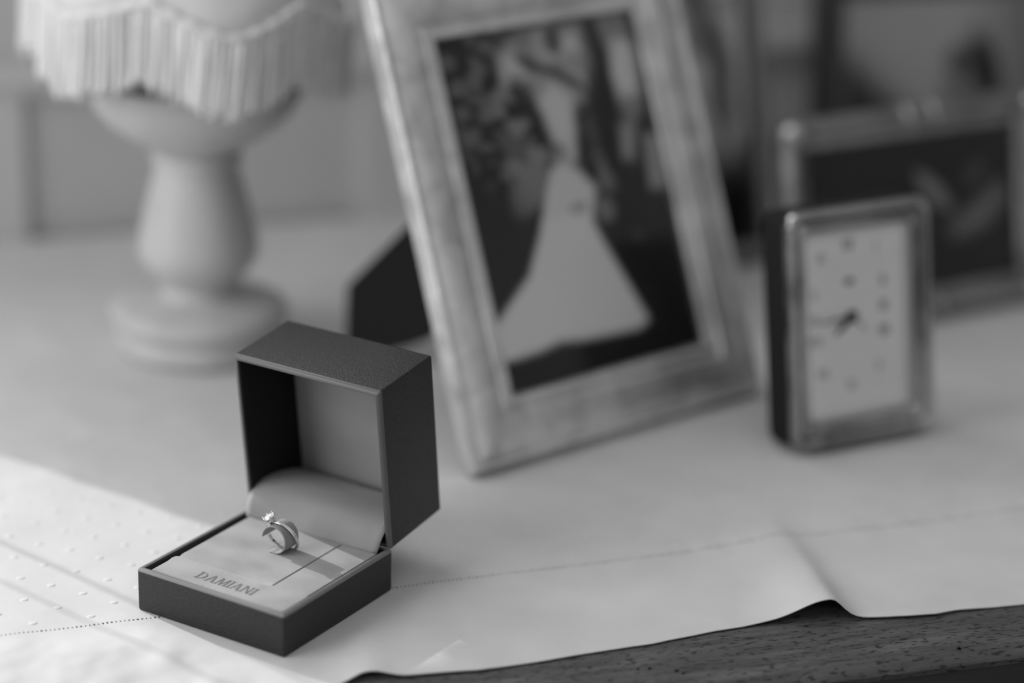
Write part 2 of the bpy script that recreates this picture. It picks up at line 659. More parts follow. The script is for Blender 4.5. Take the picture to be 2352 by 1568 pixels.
def cloth_z(t, n):
    """relief of the cloth (metres) over the dresser top"""
    x = t * TD.x + n * ND.x - BC.x
    y = t * TD.y + n * ND.y - BC.y
    c, s = math.cos(-BROT), math.sin(-BROT)
    bx, by = c * x - s * y, s * x + c * y
    dbox = np.maximum(np.maximum(np.abs(bx) - 0.047, np.abs(by) - 0.047), 0)
    keep = sstep(0.0, 0.020, dbox)
    z = 0.0
    # fold running from beside the clock to the lifted wave at the front edge
    ct = 0.4865 + 0.03 * (n - 1.0) + 0.010 * np.sin((n - 1.0) * 14)
    amp = 0.0090 * np.exp(-np.clip(n - 1.0, -0.02, 1) / 0.055) + 0.0016 * sstep(1.30, 1.02, n)
    sig = np.where(t < ct, 0.023, 0.0095)
    z = z + amp * np.exp(-((t - ct) / sig) ** 2)
    # low wave at the edge in front of the box
    ct2 = 0.2475 + 0.20 * (n - 0.995)
    z = z + 0.0042 * np.exp(-np.clip(n - 0.985, -0.02, 1) / 0.022) * np.exp(-((t - ct2) / 0.011) ** 2)
    # rumpled hem at the left
    lump = fbm(t * 34 + 3, n * 30, 3) - 0.5
    band = sstep(0.235, 0.17, t) * sstep(1.078, 1.045, n)
    z = z + band * (0.0048 * lump + 0.0008)
    # creases along the hem, gentle undulation elsewhere
    hem = np.exp(-((n - (1.082 + 0.028 * (t - 0.15))) / 0.012) ** 2)
    z = z + 0.0020 * hem * (fbm(t * 70, n * 20, 2) - 0.35) * sstep(0.30, 0.42, t)
    z = z + 0.0026 * (fbm(t * 15 + 9, n * 12 + 4, 3) - 0.5)
    z = z + 0.0005 * np.sin((t * 0.80 + n * 0.60) * 150) * sstep(0.30, 0.05, t) * sstep(1.10, 1.16, n) * fbm(t * 9, n * 9, 2)
    # things resting on the cloth press it flat
    flat = keep
    for (px, py, rr) in ((-0.2015, 1.466, 0.06), (0.21, 1.33, 0.075), (0.07, 1.33, 0.125), (-0.106, 1.454, 0.02),
                         (0.28, 1.55, 0.12), (0.13, 1.63, 0.11), (0.36, 1.80, 0.16)):
        dx, dy = t * TD.x + n * ND.x - px, t * TD.y + n * ND.y - py
        flat = flat * sstep(rr, rr + 0.03, np.sqrt(dx * dx + dy * dy))
    return z * flat


T0, T1, NTc, NNc = -0.40, 1.10, 520, 300
tt = np.linspace(0, 1, NTc + 1)
tcoord = T0 + (T1 - T0) * tt
ss = np.linspace(0, 1, NNc + 1) ** 1.35
TT = np.repeat(tcoord[:, None], NNc + 1, 1)
EN = edge_n(tcoord) + 0.0006 * (fbm(tcoord * 90, tcoord * 0, 3) - 0.5)
NN = EN[:, None] + (1.704 - EN[:, None]) * ss[None, :]
ZZ = cloth_z(TT, NN)
ZZ = np.maximum(ZZ, -0.0002)
CT, CN = 0.42, 1.32                                # origin of the cloth object
cl = thing('tablecloth', 'white linen cloth with woven dots and a stitched hem spread over the dresser', 'tablecloth',
           tn(CT, CN, 0), TYAW)
vv = np.stack([(TT - CT).ravel(), (NN - CN).ravel(), ZZ.ravel()], 1)
idx = np.arange((NTc + 1) * (NNc + 1)).reshape(NTc + 1, NNc + 1)
ff = np.stack([idx[:-1, :-1].ravel(), idx[1:, :-1].ravel(), idx[1:, 1:].ravel(), idx[:-1, 1:].ravel()], 1)
sheet = mesh_obj('linen_sheet', vv.tolist(), ff.tolist(), LINEN, cl, True)
md = sheet.modifiers.new('thickness', 'SOLIDIFY')
md.thickness = 0.0007
md.offset = -1.0


def cz(t, n):
    return float(max(cloth_z(np.array([t]), np.array([n]))[0], -0.0002))


def stitch_n(t):
    return 1.0790 + 0.030 * (t - 0.15)


# hem stitch: a row of small pulled holes with thread bars between them
sv, sf = [], []
t = -0.05
while t < 1.08:
    n0 = stitch_n(t)
    z0 = cz(t, n0) + 0.00006
    w, l = 0.00055 * random.uniform(0.6, 1.2), 0.0008 * random.uniform(0.6, 1.2)
    b = len(sv)
    for (a, c) in ((-w, l), (w, l * 0.8), (w * 0.3, -l), (-w * 0.5, -l * 0.8)):
        sv.append((t + a - CT, n0 + c - CN, z0))
    for (a, c) in ((-w, l), (w, l * 0.8), (w * 0.3, -l), (-w * 0.5, -l * 0.8)):
        sv.append((t + a - CT, n0 + c - CN, z0 - 0.0003))
    sf += [(b, b + 3, b + 2, b + 1), (b, b + 1, b + 5, b + 4), (b + 1, b + 2, b + 6, b + 5), (b + 2, b + 3, b + 7, b + 6), (b + 3, b, b + 4, b + 7)]
    t += 0.00215
st = mesh_obj('hem_stitch', sv, sf, HOLE, cl)
st['kind'] = 'stuff'

# woven dots: one shared pillow-shaped mesh
dv, df = [(0, 0, 0.00030)], []
for j, (rr, zz) in enumerate(((0.0012, 0.00027), (0.0019, 0.00018), (0.0024, -0.0001))):
    for i in range(10):
        a = 2 * math.pi * i / 10
        dv.append((rr * math.cos(a), rr * 0.8 * math.sin(a), zz))
for i in range(10):
    df.append((0, 1 + i, 1 + (i + 1) % 10))
    for j in range(2):
        a, b = 1 + j * 10 + i, 1 + j * 10 + (i + 1) % 10
        df.append((a, a + 10, b + 10, b))
dot0 = None
STEP = 0.0285
row = 0
n = 1.0885
while n < 1.44:
    t = 0.0990 + (row % 2) * STEP / 2 - 2 * STEP
    while t < 0.78:
        if dot0 is None:
            d = dot0 = mesh_obj('woven_dot', dv, df, DOT, cl, True)
        else:
            d = dot0.copy()
            COL.objects.link(d)
            d.parent = cl
        tj, nj = t + random.uniform(-1, 1) * 0.0008, n + random.uniform(-1, 1) * 0.0008 + 0.03 * (t - 0.15)
        x, y = tn(tj, nj).xy
        c_, s_ = math.cos(-BROT), math.sin(-BROT)
        bx, by = c_ * (x - BC.x) - s_ * (y - BC.y), s_ * (x - BC.x) + c_ * (y - BC.y)
        under = (abs(bx) < 0.05 and abs(by) < 0.05) or math.hypot(x + 0.2015, y - 1.466) < 0.062
        if under:
            if d is dot0:
                t += STEP
                dot0 = None
            bpy.data.objects.remove(d)
        else:
            d.location = (tj - CT, nj - CN, cz(tj, nj))
            d.rotation_euler = (0, 0, random.uniform(-0.3, 0.3))
        t += STEP
    n += STEP * 0.46
    row += 1

# ------------------------------------------------------------------ ring box
W = 0.091
BH = 0.02296
HW = W / 2
rb = thing('ring_box', 'open square dark grained leather ring box with pale suede inside', 'ring box', BC, BROT)


def loop_rect(x0, x1, a0, a1, off, r_=0.0012, n=3):
    """rounded rectangle inset by off, as (x, a) pairs"""
    r2 = max(r_ - off, 0.0004)
    X0, X1, A0, A1 = x0 + off, x1 - off, a0 + off, a1 - off
    out = []
    for cx, ca, q0 in ((X1 - r2, A0 + r2, -90), (X1 - r2, A1 - r2, 0), (X0 + r2, A1 - r2, 90), (X0 + r2, A0 + r2, 180)):
        for i in range(n + 1):
            q = R(q0 + 90 * i / n)
            out.append((cx + r2 * math.cos(q), ca + r2 * math.sin(q)))
    return out


def loft(name, x0, x1, a0, a1, prof, mp, mat, parent, cap0=False, cap1=False, sharp=40):
    vs, fs, m_ = [], [], 16
    for off, b in prof:
        vs += [mp(x, a_, b) for x, a_ in loop_rect(x0, x1, a0, a1, off)]
    for l in range(len(prof) - 1):
        for i in range(m_):
            j = (i + 1) % m_
            fs.append((l * m_ + i, l * m_ + j, (l + 1) * m_ + j, (l + 1) * m_ + i))
    if cap0:
        fs.append(tuple(range(m_))[::-1])
    if cap1:
        fs.append(tuple(range(len(vs) - m_, len(vs))))
    bm = bmesh.new()
    bv_ = [bm.verts.new(v) for v in vs]
    for f in fs:
        bm.faces.new([bv_[i] for i in f])
    o = bm_obj(name, bm, mat, parent)
    return autosmooth(o, sharp)


def shell(name, x0, x1, a0, a1, b_open, b_closed, wall, floor, ro, mp, mat, trim, parent):
    """open tray with a rolled rim: mouth at b_open, floor at b_closed; mp maps (x, a, b) to local"""
    d = 1 if b_closed > b_open else -1
    prof = [(wall, b_closed - d * floor), (wall, b_open + d * 0.0008), (wall - 0.0003, b_open + d * 0.0002), (wall - 0.0007, b_open)]
    for i in range(7):
        q = math.pi / 2 * i / 6
        prof.append((ro - ro * math.sin(q), b_open + d * (ro - ro * math.cos(q))))
    prof += [(0.0, b_closed - d * 0.0012), (0.0003, b_closed - d * 0.0004), (0.0012, b_closed)]
    o = loft(name, x0, x1, a0, a1, prof, mp, mat, parent, True, True)
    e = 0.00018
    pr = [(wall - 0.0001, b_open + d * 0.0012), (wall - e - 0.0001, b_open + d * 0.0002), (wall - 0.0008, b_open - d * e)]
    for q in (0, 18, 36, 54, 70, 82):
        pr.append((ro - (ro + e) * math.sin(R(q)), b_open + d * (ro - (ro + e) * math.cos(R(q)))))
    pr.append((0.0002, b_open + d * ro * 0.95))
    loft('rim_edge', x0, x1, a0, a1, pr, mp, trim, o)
    return o


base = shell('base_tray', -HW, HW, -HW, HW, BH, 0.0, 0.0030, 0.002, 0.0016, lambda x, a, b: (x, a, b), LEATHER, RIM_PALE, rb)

# suede insert with slit, crease and side notches
ZI = 0.0220


def fine_axis(lo, hi, n, marks, span=0.0012, k=14):
    a = list(np.linspace(lo, hi, n))
    for m_ in marks:
        a += list(np.linspace(m_ - span, m_ + span, k))
    return np.array(sorted({round(v, 6) for v in a if lo <= v <= hi}))


XL, XR, YF, YK = -0.0405, 0.0421, -0.0423, 0.0386
SLX = 0.0199
xa = fine_axis(XL, XR, 110, [SLX, XL + 0.0006, XR - 0.0006])
ya = fine_axis(YF, YK, 110, [-0.0208, YF + 0.0006])
X, Y = np.meshgrid(xa, ya, indexing='ij')
Z = np.full_like(X, ZI)
Z = Z + 0.00022 * (fbm(X * 60 + 5, Y * 45 + 2, 3) - 0.5)
back = sstep(-0.0212, -0.0204, Y)
Z -= 0.0022 * np.exp(-((X - (SLX + 0.0004 * (0.5 - Y / 0.08))) / 0.00028) ** 2) * back
Z -= 0.00055 * np.exp(-((Y + 0.0208 - 0.0006) / 0.0014) ** 2) * sstep(SLX + 0.001, SLX - 0.006, X)
Z += 0.0005 * np.exp(-((Y + 0.0250) / 0.0022) ** 2) * sstep(SLX + 0.001, SLX - 0.006, X)
Z -= 0.0009 * sstep(XL + 0.0012, XL, X) ** 2 + 0.0009 * sstep(XR - 0.0012, XR, X) ** 2
Z -= 0.0009 * sstep(YF + 0.001, YF, Y) ** 2
Z -= 0.0035 * sstep(XL + 0.0013, XL + 0.0009, X) * back            # left notch: pad is narrower behind it
Z -= 0.0035 * sstep(XR - 0.0011, XR - 0.0008, X) * back
Xv = X.copy()
na, nb = X.shape
iv = [(float(Xv[i, j]), float(Y[i, j]), float(Z[i, j])) for i in range(na) for j in range(nb)]
inf = [(i * nb + j, (i + 1) * nb + j, (i + 1) * nb + j + 1, i * nb + j + 1) for i in range(na - 1) for j in range(nb - 1)]
# skirt down to the tray floor
ring = [i * nb for i in range(na)] + [(na - 1) * nb + j for j in range(1, nb)] + [i * nb + nb - 1 for i in range(na - 2, -1, -1)] + [j for j in range(nb - 2, 0, -1)]
b0 = len(iv)
for q in ring:
    iv.append((iv[q][0], iv[q][1], 0.0035))
nr = len(ring)
for i in range(nr):
    j = (i + 1) % nr
    inf.append((ring[i], b0 + i, b0 + j, ring[j]))
insert = mesh_obj('suede_insert', iv, inf, SUEDE, rb, True)
autosmooth(insert, 60)

# pressed lettering on the insert: D A M I A N I with thick and thin strokes
lv, lf = [], []


def poly(pts, zl=0.00006):
    b = len(lv)
    m_ = len(pts)
    for p in pts:
        lv.append((p[0], p[1], ZI + zl + 0.00012))
    for p in pts:
        lv.append((p[0], p[1], ZI - 0.0002))
    lf.append(tuple(b + i for i in range(m_)))
    for i in range(m_):
        j = (i + 1) % m_
        lf.append((b + i, b + m_ + i, b + m_ + j, b + j))


CAP = 0.0070
TH, TN_, SE = 0.00092, 0.00036, 0.00030


def bar(x0, x1, w, y0=0.0, y1=1.0):
    poly([(x0 - w / 2, y0 * CAP), (x0 + w / 2, y0 * CAP), (x1 + w / 2, y1 * CAP), (x1 - w / 2, y1 * CAP)])


def serif(x, y, half):
    poly([(x - half, y), (x + half, y), (x + half, y + SE), (x - half, y + SE)])


def letter(ch, ox):
    global lv
    s = len(lv)
    if ch == 'I':
        bar(0.0010, 0.0010, TH)
        serif(0.0010, 0, 0.0011)
        serif(0.0010, CAP - SE, 0.0011)
        w = 0.0020
    elif ch == 'A':
        bar(0.0008, 0.0026, TN_)
        bar(0.0048, 0.0028, TH)
        poly([(0.0013, CAP * 0.30), (0.0043, CAP * 0.30), (0.0042, CAP * 0.30 + SE), (0.0014, CAP * 0.30 + SE)])
        serif(0.0008, 0, 0.0008)
        serif(0.0048, 0, 0.0011)
        w = 0.0056
    elif ch == 'M':
        bar(0.0009, 0.0013, TN_)
        bar(0.0034, 0.0016, TH)
        bar(0.0034, 0.0053, TN_)
        bar(0.0060, 0.0056, TH)
        serif(0.0009, 0, 0.0008)
        serif(0.0060, 0, 0.0010)
        serif(0.0012, CAP - SE, 0.0007)
        serif(0.0056, CAP - SE, 0.0007)
        w = 0.0068
    elif ch == 'N':
        bar(0.0009, 0.0009, TN_)
        bar(0.0048, 0.0010, TH)
        bar(0.0048, 0.0048, TN_)
        serif(0.0009, 0, 0.0008)
        serif(0.0009, CAP - SE, 0.0009)
        serif(0.0048, CAP - SE, 0.0008)
        w = 0.0058
    else:  # D
        bar(0.0012, 0.0012, TH)
        serif(0.0010, 0, 0.0009)
        serif(0.0010, CAP - SE, 0.0009)
        m_ = 16
        for i in range(m_):
            pts = []
            for a, rr in ((i, 1), (i + 1, 1), (i + 1, 0), (i, 0)):
                q = -math.pi / 2 + math.pi * a / m_
                th = TN_ + (TH * 1.1 - TN_) * math.cos(q) ** 2
                rx, ry = 0.0040 - (0 if rr else th), CAP / 2 - (0 if rr else TN_)
                pts.append((0.0014 + rx * math.cos(q), CAP / 2 + ry * math.sin(q)))
            poly(pts)
        w = 0.0060
    for i in range(s, len(lv)):
        lv[i] = (lv[i][0] + ox, lv[i][1] - 0.0356, lv[i][2])
    return ox + w


ox = -0.0178
for ch in 'DAMIANI':
    ox = letter(ch, ox) + 0.00035
let = mesh_obj('lettering', lv, lf, FOIL, insert)
let['label'] = 'word pressed into the suede in thin serif capitals'

# lid
LL, LT, LTH = 0.0899, 0.04676, R(83.1)
YH = HW - 0.0018


def lidmap(x, a, b):
    return (x, YH - math.cos(LTH) * a + math.sin(LTH) * b, BH + math.sin(LTH) * a + math.cos(LTH) * b)


lid = shell('lid', -HW, HW, 0.0, LL, 0.0, LT, 0.0030, 0.0022, 0.0023, lidmap, LEATHER, RIM_HIGHLIGHT, rb)
# padded satin panel inside the lid's back, dark side linings
pv, pf_ = [], []
PX = np.linspace(-HW + 0.0030, HW - 0.0030, 30)
PA = np.linspace(0.0030, LL - 0.0030, 30)
for x in PX:
    for a in PA:
        u = min(x + HW - 0.003, HW - 0.003 - x, a - 0.003, LL - 0.003 - a)
        pv.append(lidmap(x, a, LT - 0.0024 - 0.0012 * float(sstep(0, 0.004, u))))
for i in range(29):
    for j in range(29):
        a = i * 30 + j
        pf_.append((a, a + 1, a + 31, a + 30))
mesh_obj('lid_panel', pv, pf_, SATIN, lid, True)
tk = 0.0030
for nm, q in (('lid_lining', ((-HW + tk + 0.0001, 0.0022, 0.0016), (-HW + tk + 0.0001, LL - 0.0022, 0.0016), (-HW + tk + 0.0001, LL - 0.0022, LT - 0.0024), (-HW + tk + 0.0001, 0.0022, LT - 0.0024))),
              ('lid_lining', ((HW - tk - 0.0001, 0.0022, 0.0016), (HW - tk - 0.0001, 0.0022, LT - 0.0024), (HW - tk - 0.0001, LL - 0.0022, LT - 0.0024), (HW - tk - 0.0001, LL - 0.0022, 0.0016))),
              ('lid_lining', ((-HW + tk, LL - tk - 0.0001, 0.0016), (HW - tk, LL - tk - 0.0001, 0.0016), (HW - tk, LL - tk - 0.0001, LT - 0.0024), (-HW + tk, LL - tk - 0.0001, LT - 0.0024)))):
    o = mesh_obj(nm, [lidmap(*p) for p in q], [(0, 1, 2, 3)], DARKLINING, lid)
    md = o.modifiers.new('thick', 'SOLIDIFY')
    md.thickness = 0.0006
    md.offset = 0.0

# hinge flap: satin sheet that swells from the insert's back edge up into the lid
prof = [(0.0368, 0.0214), (0.0372, 0.0240), (0.0382, 0.0275), (0.0402, 0.0312), (0.0432, 0.0343), (0.0472, 0.0366),
        (0.0530, 0.0378), (0.0610, 0.0376), (0.0700, 0.0362), (0.0800, 0.0338), (0.0870, 0.0318)]
fv, ffc = [], []
m_ = 26
for i in range(m_ + 1):
    f = i / m_
    for q, (y, z) in enumerate(prof):
        s = q / (len(prof) - 1)
        half = 0.0412 + 0.0016 * min(1, s * 3)
        x = -half + 2 * half * f
        sag = 0.0012 * math.sin(f * math.pi) * math.sin(min(1, s * 2.2) * math.pi)
        fv.append((x, y + 0.0006 * math.sin(f * 7), z - sag))
k = len(prof)
for i in range(m_):
    for q in range(k - 1):
        a = i * k + q
        ffc.append((a, a + k, a + k + 1, a + 1))
flap = mesh_obj('hinge_flap', fv, ffc, SATIN, rb, True)
md = flap.modifiers.new('thick', 'SOLIDIFY')
md.thickness = 0.0006
md.offset = -1.0

# curled suede strap that holds the ring
SX, SR, SY0, SY1 = -0.0016, 0.0075, 0.0083, 0.0193
SZ = ZI + SR
pts = []
for i in range(45):
    a = R(178 - (178 + 96) * i / 44)
    pts.append((SX + SR * math.cos(a), SZ + SR * math.sin(a)))
pts += [(SX - 0.0022, SZ - SR * 0.98), (SX - 0.0034, SZ - SR - 0.0006)]
sv, sf = [], []
NY = 12
for i, (x, z) in enumerate(pts):
    for j in range(NY + 1):
        f = j / NY
        sv.append((x, SY0 + (SY1 - SY0) * f, z))
for i in range(len(pts) - 1):
    for j in range(NY):
        a = i * (NY + 1) + j
        sf.append((a, a + 1, a + NY + 2, a + NY + 1))
strap = mesh_obj('ring_strap', sv, sf, SUEDE, rb, True)
md = strap.modifiers.new('thick', 'SOLIDIFY')
md.thickness = 0.0007
md.offset = 1.0

# ------------------------------------------------------------------ the ring
BOXM = Matrix.Translation(BC) @ Matrix.Rotation(BROT, 4, 'Z')
ring_c = BOXM @ Vector((SX + 0.0005, SY0, SZ - 0.0003))
ring = thing('diamond_ring', 'white gold solitaire ring on the curled suede strap inside the box', 'ring', ring_c, BROT)


def ring_y(a):
    return 0.0068 + 0.0003 * math.cos(a) - 0.0034 * math.sin(a)


sect = []                                           # section: radial, axial
for (r_, y_) in ((8.35, -0.85), (8.35, 0.85), (8.9, 1.10), (9.35, 0.80), (9.45, 0.30), (9.25, 0.10), (9.25, -0.10), (9.45, -0.30),
                 (9.35, -0.80), (8.9, -1.10)):
    sect.append((r_ / 1000, y_ / 1000))
vs, fs = [], []
M_ = 96
for i in range(M_):
    a = 2 * math.pi * i / M_
    for r_, y_ in sect:
        vs.append((r_ * math.cos(a), ring_y(a) + y_, r_ * math.sin(a)))
k = len(sect)
for i in range(M_):
    j = (i + 1) % M_
    for q in range(k):
        p = (q + 1) % k
        fs.append((i * k + q, i * k + p, j * k + p, j * k + q))
band = mesh_obj('band', vs, fs, STEEL, ring)
autosmooth(band, 50)
# head: six prongs and the stone
HA = R(116)
hb = Vector((math.cos(HA) * 0.0092, ring_y(HA), math.sin(HA) * 0.0092))
up = Vector((math.cos(HA), -0.30, math.sin(HA))).normalized()
ux = up.cross(Vector((0, 1, 0))).normalized()
uy = up.cross(ux)


def hd(x, y, z):
    return hb + ux * (x / 1000) + uy * (y / 1000) + up * (z / 1000)


for i in range(6):
    a = 2 * math.pi * i / 6 + 0.3
    c, s = math.cos(a), math.sin(a)
    pr = tube('prong', [hd(0.9 * c, 0.9 * s, -0.6), hd(2.0 * c, 2.0 * s, 0.9), hd(3.0 * c, 3.0 * s, 2.6), hd(3.25 * c, 3.25 * s, 3.7), hd(3.0 * c, 3.0 * s, 4.3)],
              [0.0007, 0.0006, 0.0005, 0.00052, 0.00042], STEEL, ring, 8)
tube('gallery', [hd(2.1 * math.cos(2 * math.pi * i / 24), 2.1 * math.sin(2 * math.pi * i / 24), 1.1) for i in range(24)], 0.0003, STEEL, ring, 6, True)
gv, gf = [hd(0, 0, 0.1)], []
for (r_, z_, o_) in ((3.05, 2.8, 0), (3.05, 3.0, 0), (2.4, 3.65, 0.5), (1.65, 4.0, 0)):
    for i in range(16):
        a = 2 * math.pi * (i + o_) / 16
        gv.append(hd(r_ * math.cos(a), r_ * math.sin(a), z_))
for i in range(16):
    j = (i + 1) % 16
    gf.append((0, 1 + j, 1 + i))
    gf.append((1 + i, 1 + j, 17 + j, 17 + i))
    gf.append((17 + i, 17 + j, 33 + i))
    gf.append((33 + i, 17 + j, 33 + j))
    gf.append((33 + i, 33 + j, 49 + j))
    gf.append((33 + i, 49 + j, 49 + i))
gf.append(tuple(49 + i for i in range(16)))
mesh_obj('diamond', gv, gf, STONE, ring)

# ------------------------------------------------------------------ table lamp
lamp = thing('table_lamp', 'turned pale lamp with a bowl-shaped top and a long fringed shade', 'lamp', (-0.2015, 1.466, 0.0))
lathe('foot', [(0.050, 0.0), (0.0535, 0.002), (0.0545, 0.007), (0.0530, 0.012), (0.0515, 0.015), (0.0550, 0.019), (0.0575, 0.024),
               (0.0560, 0.028), (0.0480, 0.031), (0.0380, 0.033), (0.0300, 0.036)], LAMPMAT, lamp, 72, 50)
lathe('stem', [(0.0295, 0.034), (0.0235, 0.038), (0.0230, 0.042), (0.0265, 0.047), (0.0330, 0.054), (0.0372, 0.061), (0.0385, 0.067),
               (0.0375, 0.075), (0.0345, 0.088), (0.0310, 0.102), (0.0280, 0.113), (0.0262, 0.119), (0.0255, 0.122)], LAMPMAT, lamp, 64, 50)
lathe('collar', [(0.0240, 0.121), (0.0275, 0.1225), (0.0285, 0.126), (0.0275, 0.1295), (0.0245, 0.131)], LAMPMAT, lamp, 48, 50)
lathe('bowl', [(0.0250, 0.130), (0.0300, 0.134), (0.0400, 0.140), (0.0520, 0.148), (0.0610, 0.157), (0.0660, 0.166), (0.0672, 0.174),
               (0.0655, 0.179), (0.0615, 0.179), (0.0560, 0.174), (0.0400, 0.170), (0.0150, 0.169)], LAMPMAT, lamp, 72, 50)
lathe('socket', [(0.012, 0.168), (0.012, 0.230), (0.016, 0.232), (0.016, 0.262), (0.010, 0.268)], SILVER_BEAD, lamp, 24)
bulb = lathe('bulb', [(0.009, 0.266), (0.012, 0.276), (0.021, 0.296), (0.024, 0.312), (0.020, 0.328), (0.009, 0.337), (0.001, 0.339)], plain('milk_bulb', 0.7, 0.3), lamp, 28)


def shade_r(a):
    return 0.0960 + 0.004 * math.cos(6 * (a - TIP))


# tips of the six scallops; angle measured from world +x
TIP = R(-90 + 23)


def scallop(a):                                     # 0 at tip, 1 at notch
    q = abs(((a - TIP) / (math.pi / 3) + 0.5) % 1.0 - 0.5) * 2
    return q ** 1.3


def braid_z(a):
    return 0.2265 + 0.017 * scallop(a)


sv, sf = [], []
SA, SZn = 96, 10
for i in range(SA):
    a = 2 * math.pi * i / SA
    for j in range(SZn + 1):
        f = j / SZn
        z = braid_z(a) * (1 - f) + 0.385 * f
        r_ = shade_r(a) * (1 - f) + 0.042 * f - 0.006 * math.sin(f * math.pi)
        sv.append((r_ * math.cos(a), r_ * math.sin(a), z))
for i in range(SA):
    for j in range(SZn):
        a, b = i * (SZn + 1) + j, ((i + 1) % SA) * (SZn + 1) + j
        sf.append((a, b, b + 1, a + 1))
shade = mesh_obj('lamp_shade', sv, sf, LAMPSHADE, lamp, True)
md = shade.modifiers.new('thick', 'SOLIDIFY')
md.thickness = 0.0012
tube('braid', [((shade_r(a) + 0.001) * math.cos(a), (shade_r(a) + 0.001) * math.sin(a), braid_z(a)) for a in [2 * math.pi * i / 144 for i in range(144)]],
     [0.0026 + 0.0009 * math.sin(i * 2.1) for i in range(144)], FRINGE, shade, 8, True)
for s in range(4):
    a = R(45 + 90 * s)
    tube('shade_spoke', [(0.014 * math.cos(a), 0.014 * math.sin(a), 0.262), (0.08 * math.cos(a), 0.08 * math.sin(a), 0.300)], 0.001, SILVER_BEAD, shade, 6)
SHT = R(4.5)                                        # the shade sits a little askew
shade.rotation_euler = (0, SHT, 0)
shade.location = (-0.27 * math.sin(SHT), 0, 0.27 * (1 - math.cos(SHT)))
# fringe: one strand mesh of unit length, slightly bulged, copied around the braid
gv, gf = [], []
lev = [(0.0, 0.0014), (0.06, 0.0020), (0.35, 0.0016), (0.7, 0.0017), (0.93, 0.0021), (1.0, 0.0009)]
for f, r_ in lev:
    for i in range(6):
        a = 2 * math.pi * i / 6
        gv.append((r_ * math.cos(a) + 0.0004 * math.sin(f * 5), r_ * math.sin(a), -f))
for l in range(len(lev) - 1):
    for i in range(6):
        j = (i + 1) % 6
        gf.append((l * 6 + i, (l + 1) * 6 + i, (l + 1) * 6 + j, l * 6 + j))
gf += [(0, 1, 2, 3, 4, 5), tuple(range(len(gv) - 6, len(gv)))[::-1]]
NS = 284
for i in range(NS):
    a = 2 * math.pi * (i + random.uniform(-0.35, 0.35)) / NS
    if i == 0:
        s0 = s_ = mesh_obj('fringe_strand', gv, gf, FRINGE, shade, True)
    else:
        s_ = s0.copy()
        COL.objects.link(s_)
        s_.parent = shade
    rr = shade_r(a) + random.uniform(-0.0015, 0.0025)
    s_.location = (rr * math.cos(a), rr * math.sin(a), braid_z(a))
    s_.scale = (1, 1, 0.050 + random.uniform(-0.003, 0.003))
    s_.rotation_euler = (random.uniform(-0.04, 0.04), random.uniform(-0.04, 0.04), random.uniform(0, 3))


# ------------------------------------------------------------------ photo frames
def frame_matrix(x, y, yaw, lean):
    e = Vector((math.cos(yaw), math.sin(yaw), 0))
    m_ = Vector((-math.sin(yaw), math.cos(yaw), 0))
    up_ = Vector((0, 0, 1)) * math.cos(lean) + m_ * math.sin(lean)
    bk = m_ * math.cos(lean) - Vector((0, 0, 1)) * math.sin(lean)
    M = Matrix((e, bk, up_)).transposed().to_4x4()
    M.translation = Vector((x, y, 0))
    return M                                        # local x: width, y: back, z: up the leaning face


def paint(name, w, h, x0, z0, y, parent, fn, nx=120, nz=160):
    s = np.linspace(0, 1, nx + 1)
    t_ = np.linspace(0, 1, nz + 1)
    S, Tt = np.meshgrid(s, t_, indexing='ij')
    V = np.clip(fn(S, Tt), 0.003, 0.9)
    vs = np.stack([(x0 + S * w).ravel(), np.full(S.size, y), (z0 + (1 - Tt) * h).ravel()], 1)
    idx = np.arange(S.size).reshape(S.shape)
    fs = np.stack([idx[:-1, :-1].ravel(), idx[:-1, 1:].ravel(), idx[1:, 1:].ravel(), idx[1:, :-1].ravel()], 1)
    o = mesh_obj(name, vs.tolist(), fs.tolist(), PRINT, parent)
    at = o.data.color_attributes.new('print', 'FLOAT_COLOR', 'POINT')
    c = np.repeat(V.ravel()[:, None], 4, 1)
    c[:, 3] = 1
    at.data.foreach_set('color', c.ravel().astype(np.float32))
    return o


def soft_poly(S, T, pts, soft):
    """soft-edged polygon mask: signed distance to the outline"""
    d = np.full(S.shape, 1e9)
    inside = np.zeros(S.shape, bool)
    m_ = len(pts)
    for i in range(m_):
        (x0, y0), (x1, y1) = pts[i], pts[(i + 1) % m_]
        dx, dy = x1 - x0, y1 - y0
        u = np.clip(((S - x0) * dx + (T - y0) * dy) / (dx * dx + dy * dy + 1e-12), 0, 1)
        d = np.minimum(d, np.hypot(S - x0 - u * dx, T - y0 - u * dy))
        cond = ((y0 > T) != (y1 > T)) & (S < (x1 - x0) * (T - y0) / (y1 - y0 + 1e-12) + x0)
        inside ^= cond
    sd = np.where(inside, -d, d)
    return sstep(soft, -soft, sd)


def blob(S, T, x, y, rx, ry, rot=0.0):
    c, s = math.cos(rot), math.sin(rot)
    u, v = (S - x) * c + (T - y) * s, -(S - x) * s + (T - y) * c
    return sstep(1.25, 0.55, np.sqrt((u / rx) ** 2 + (v / ry) ** 2))


def over(V, m_, val):
    return V * (1 - m_) + val * m_


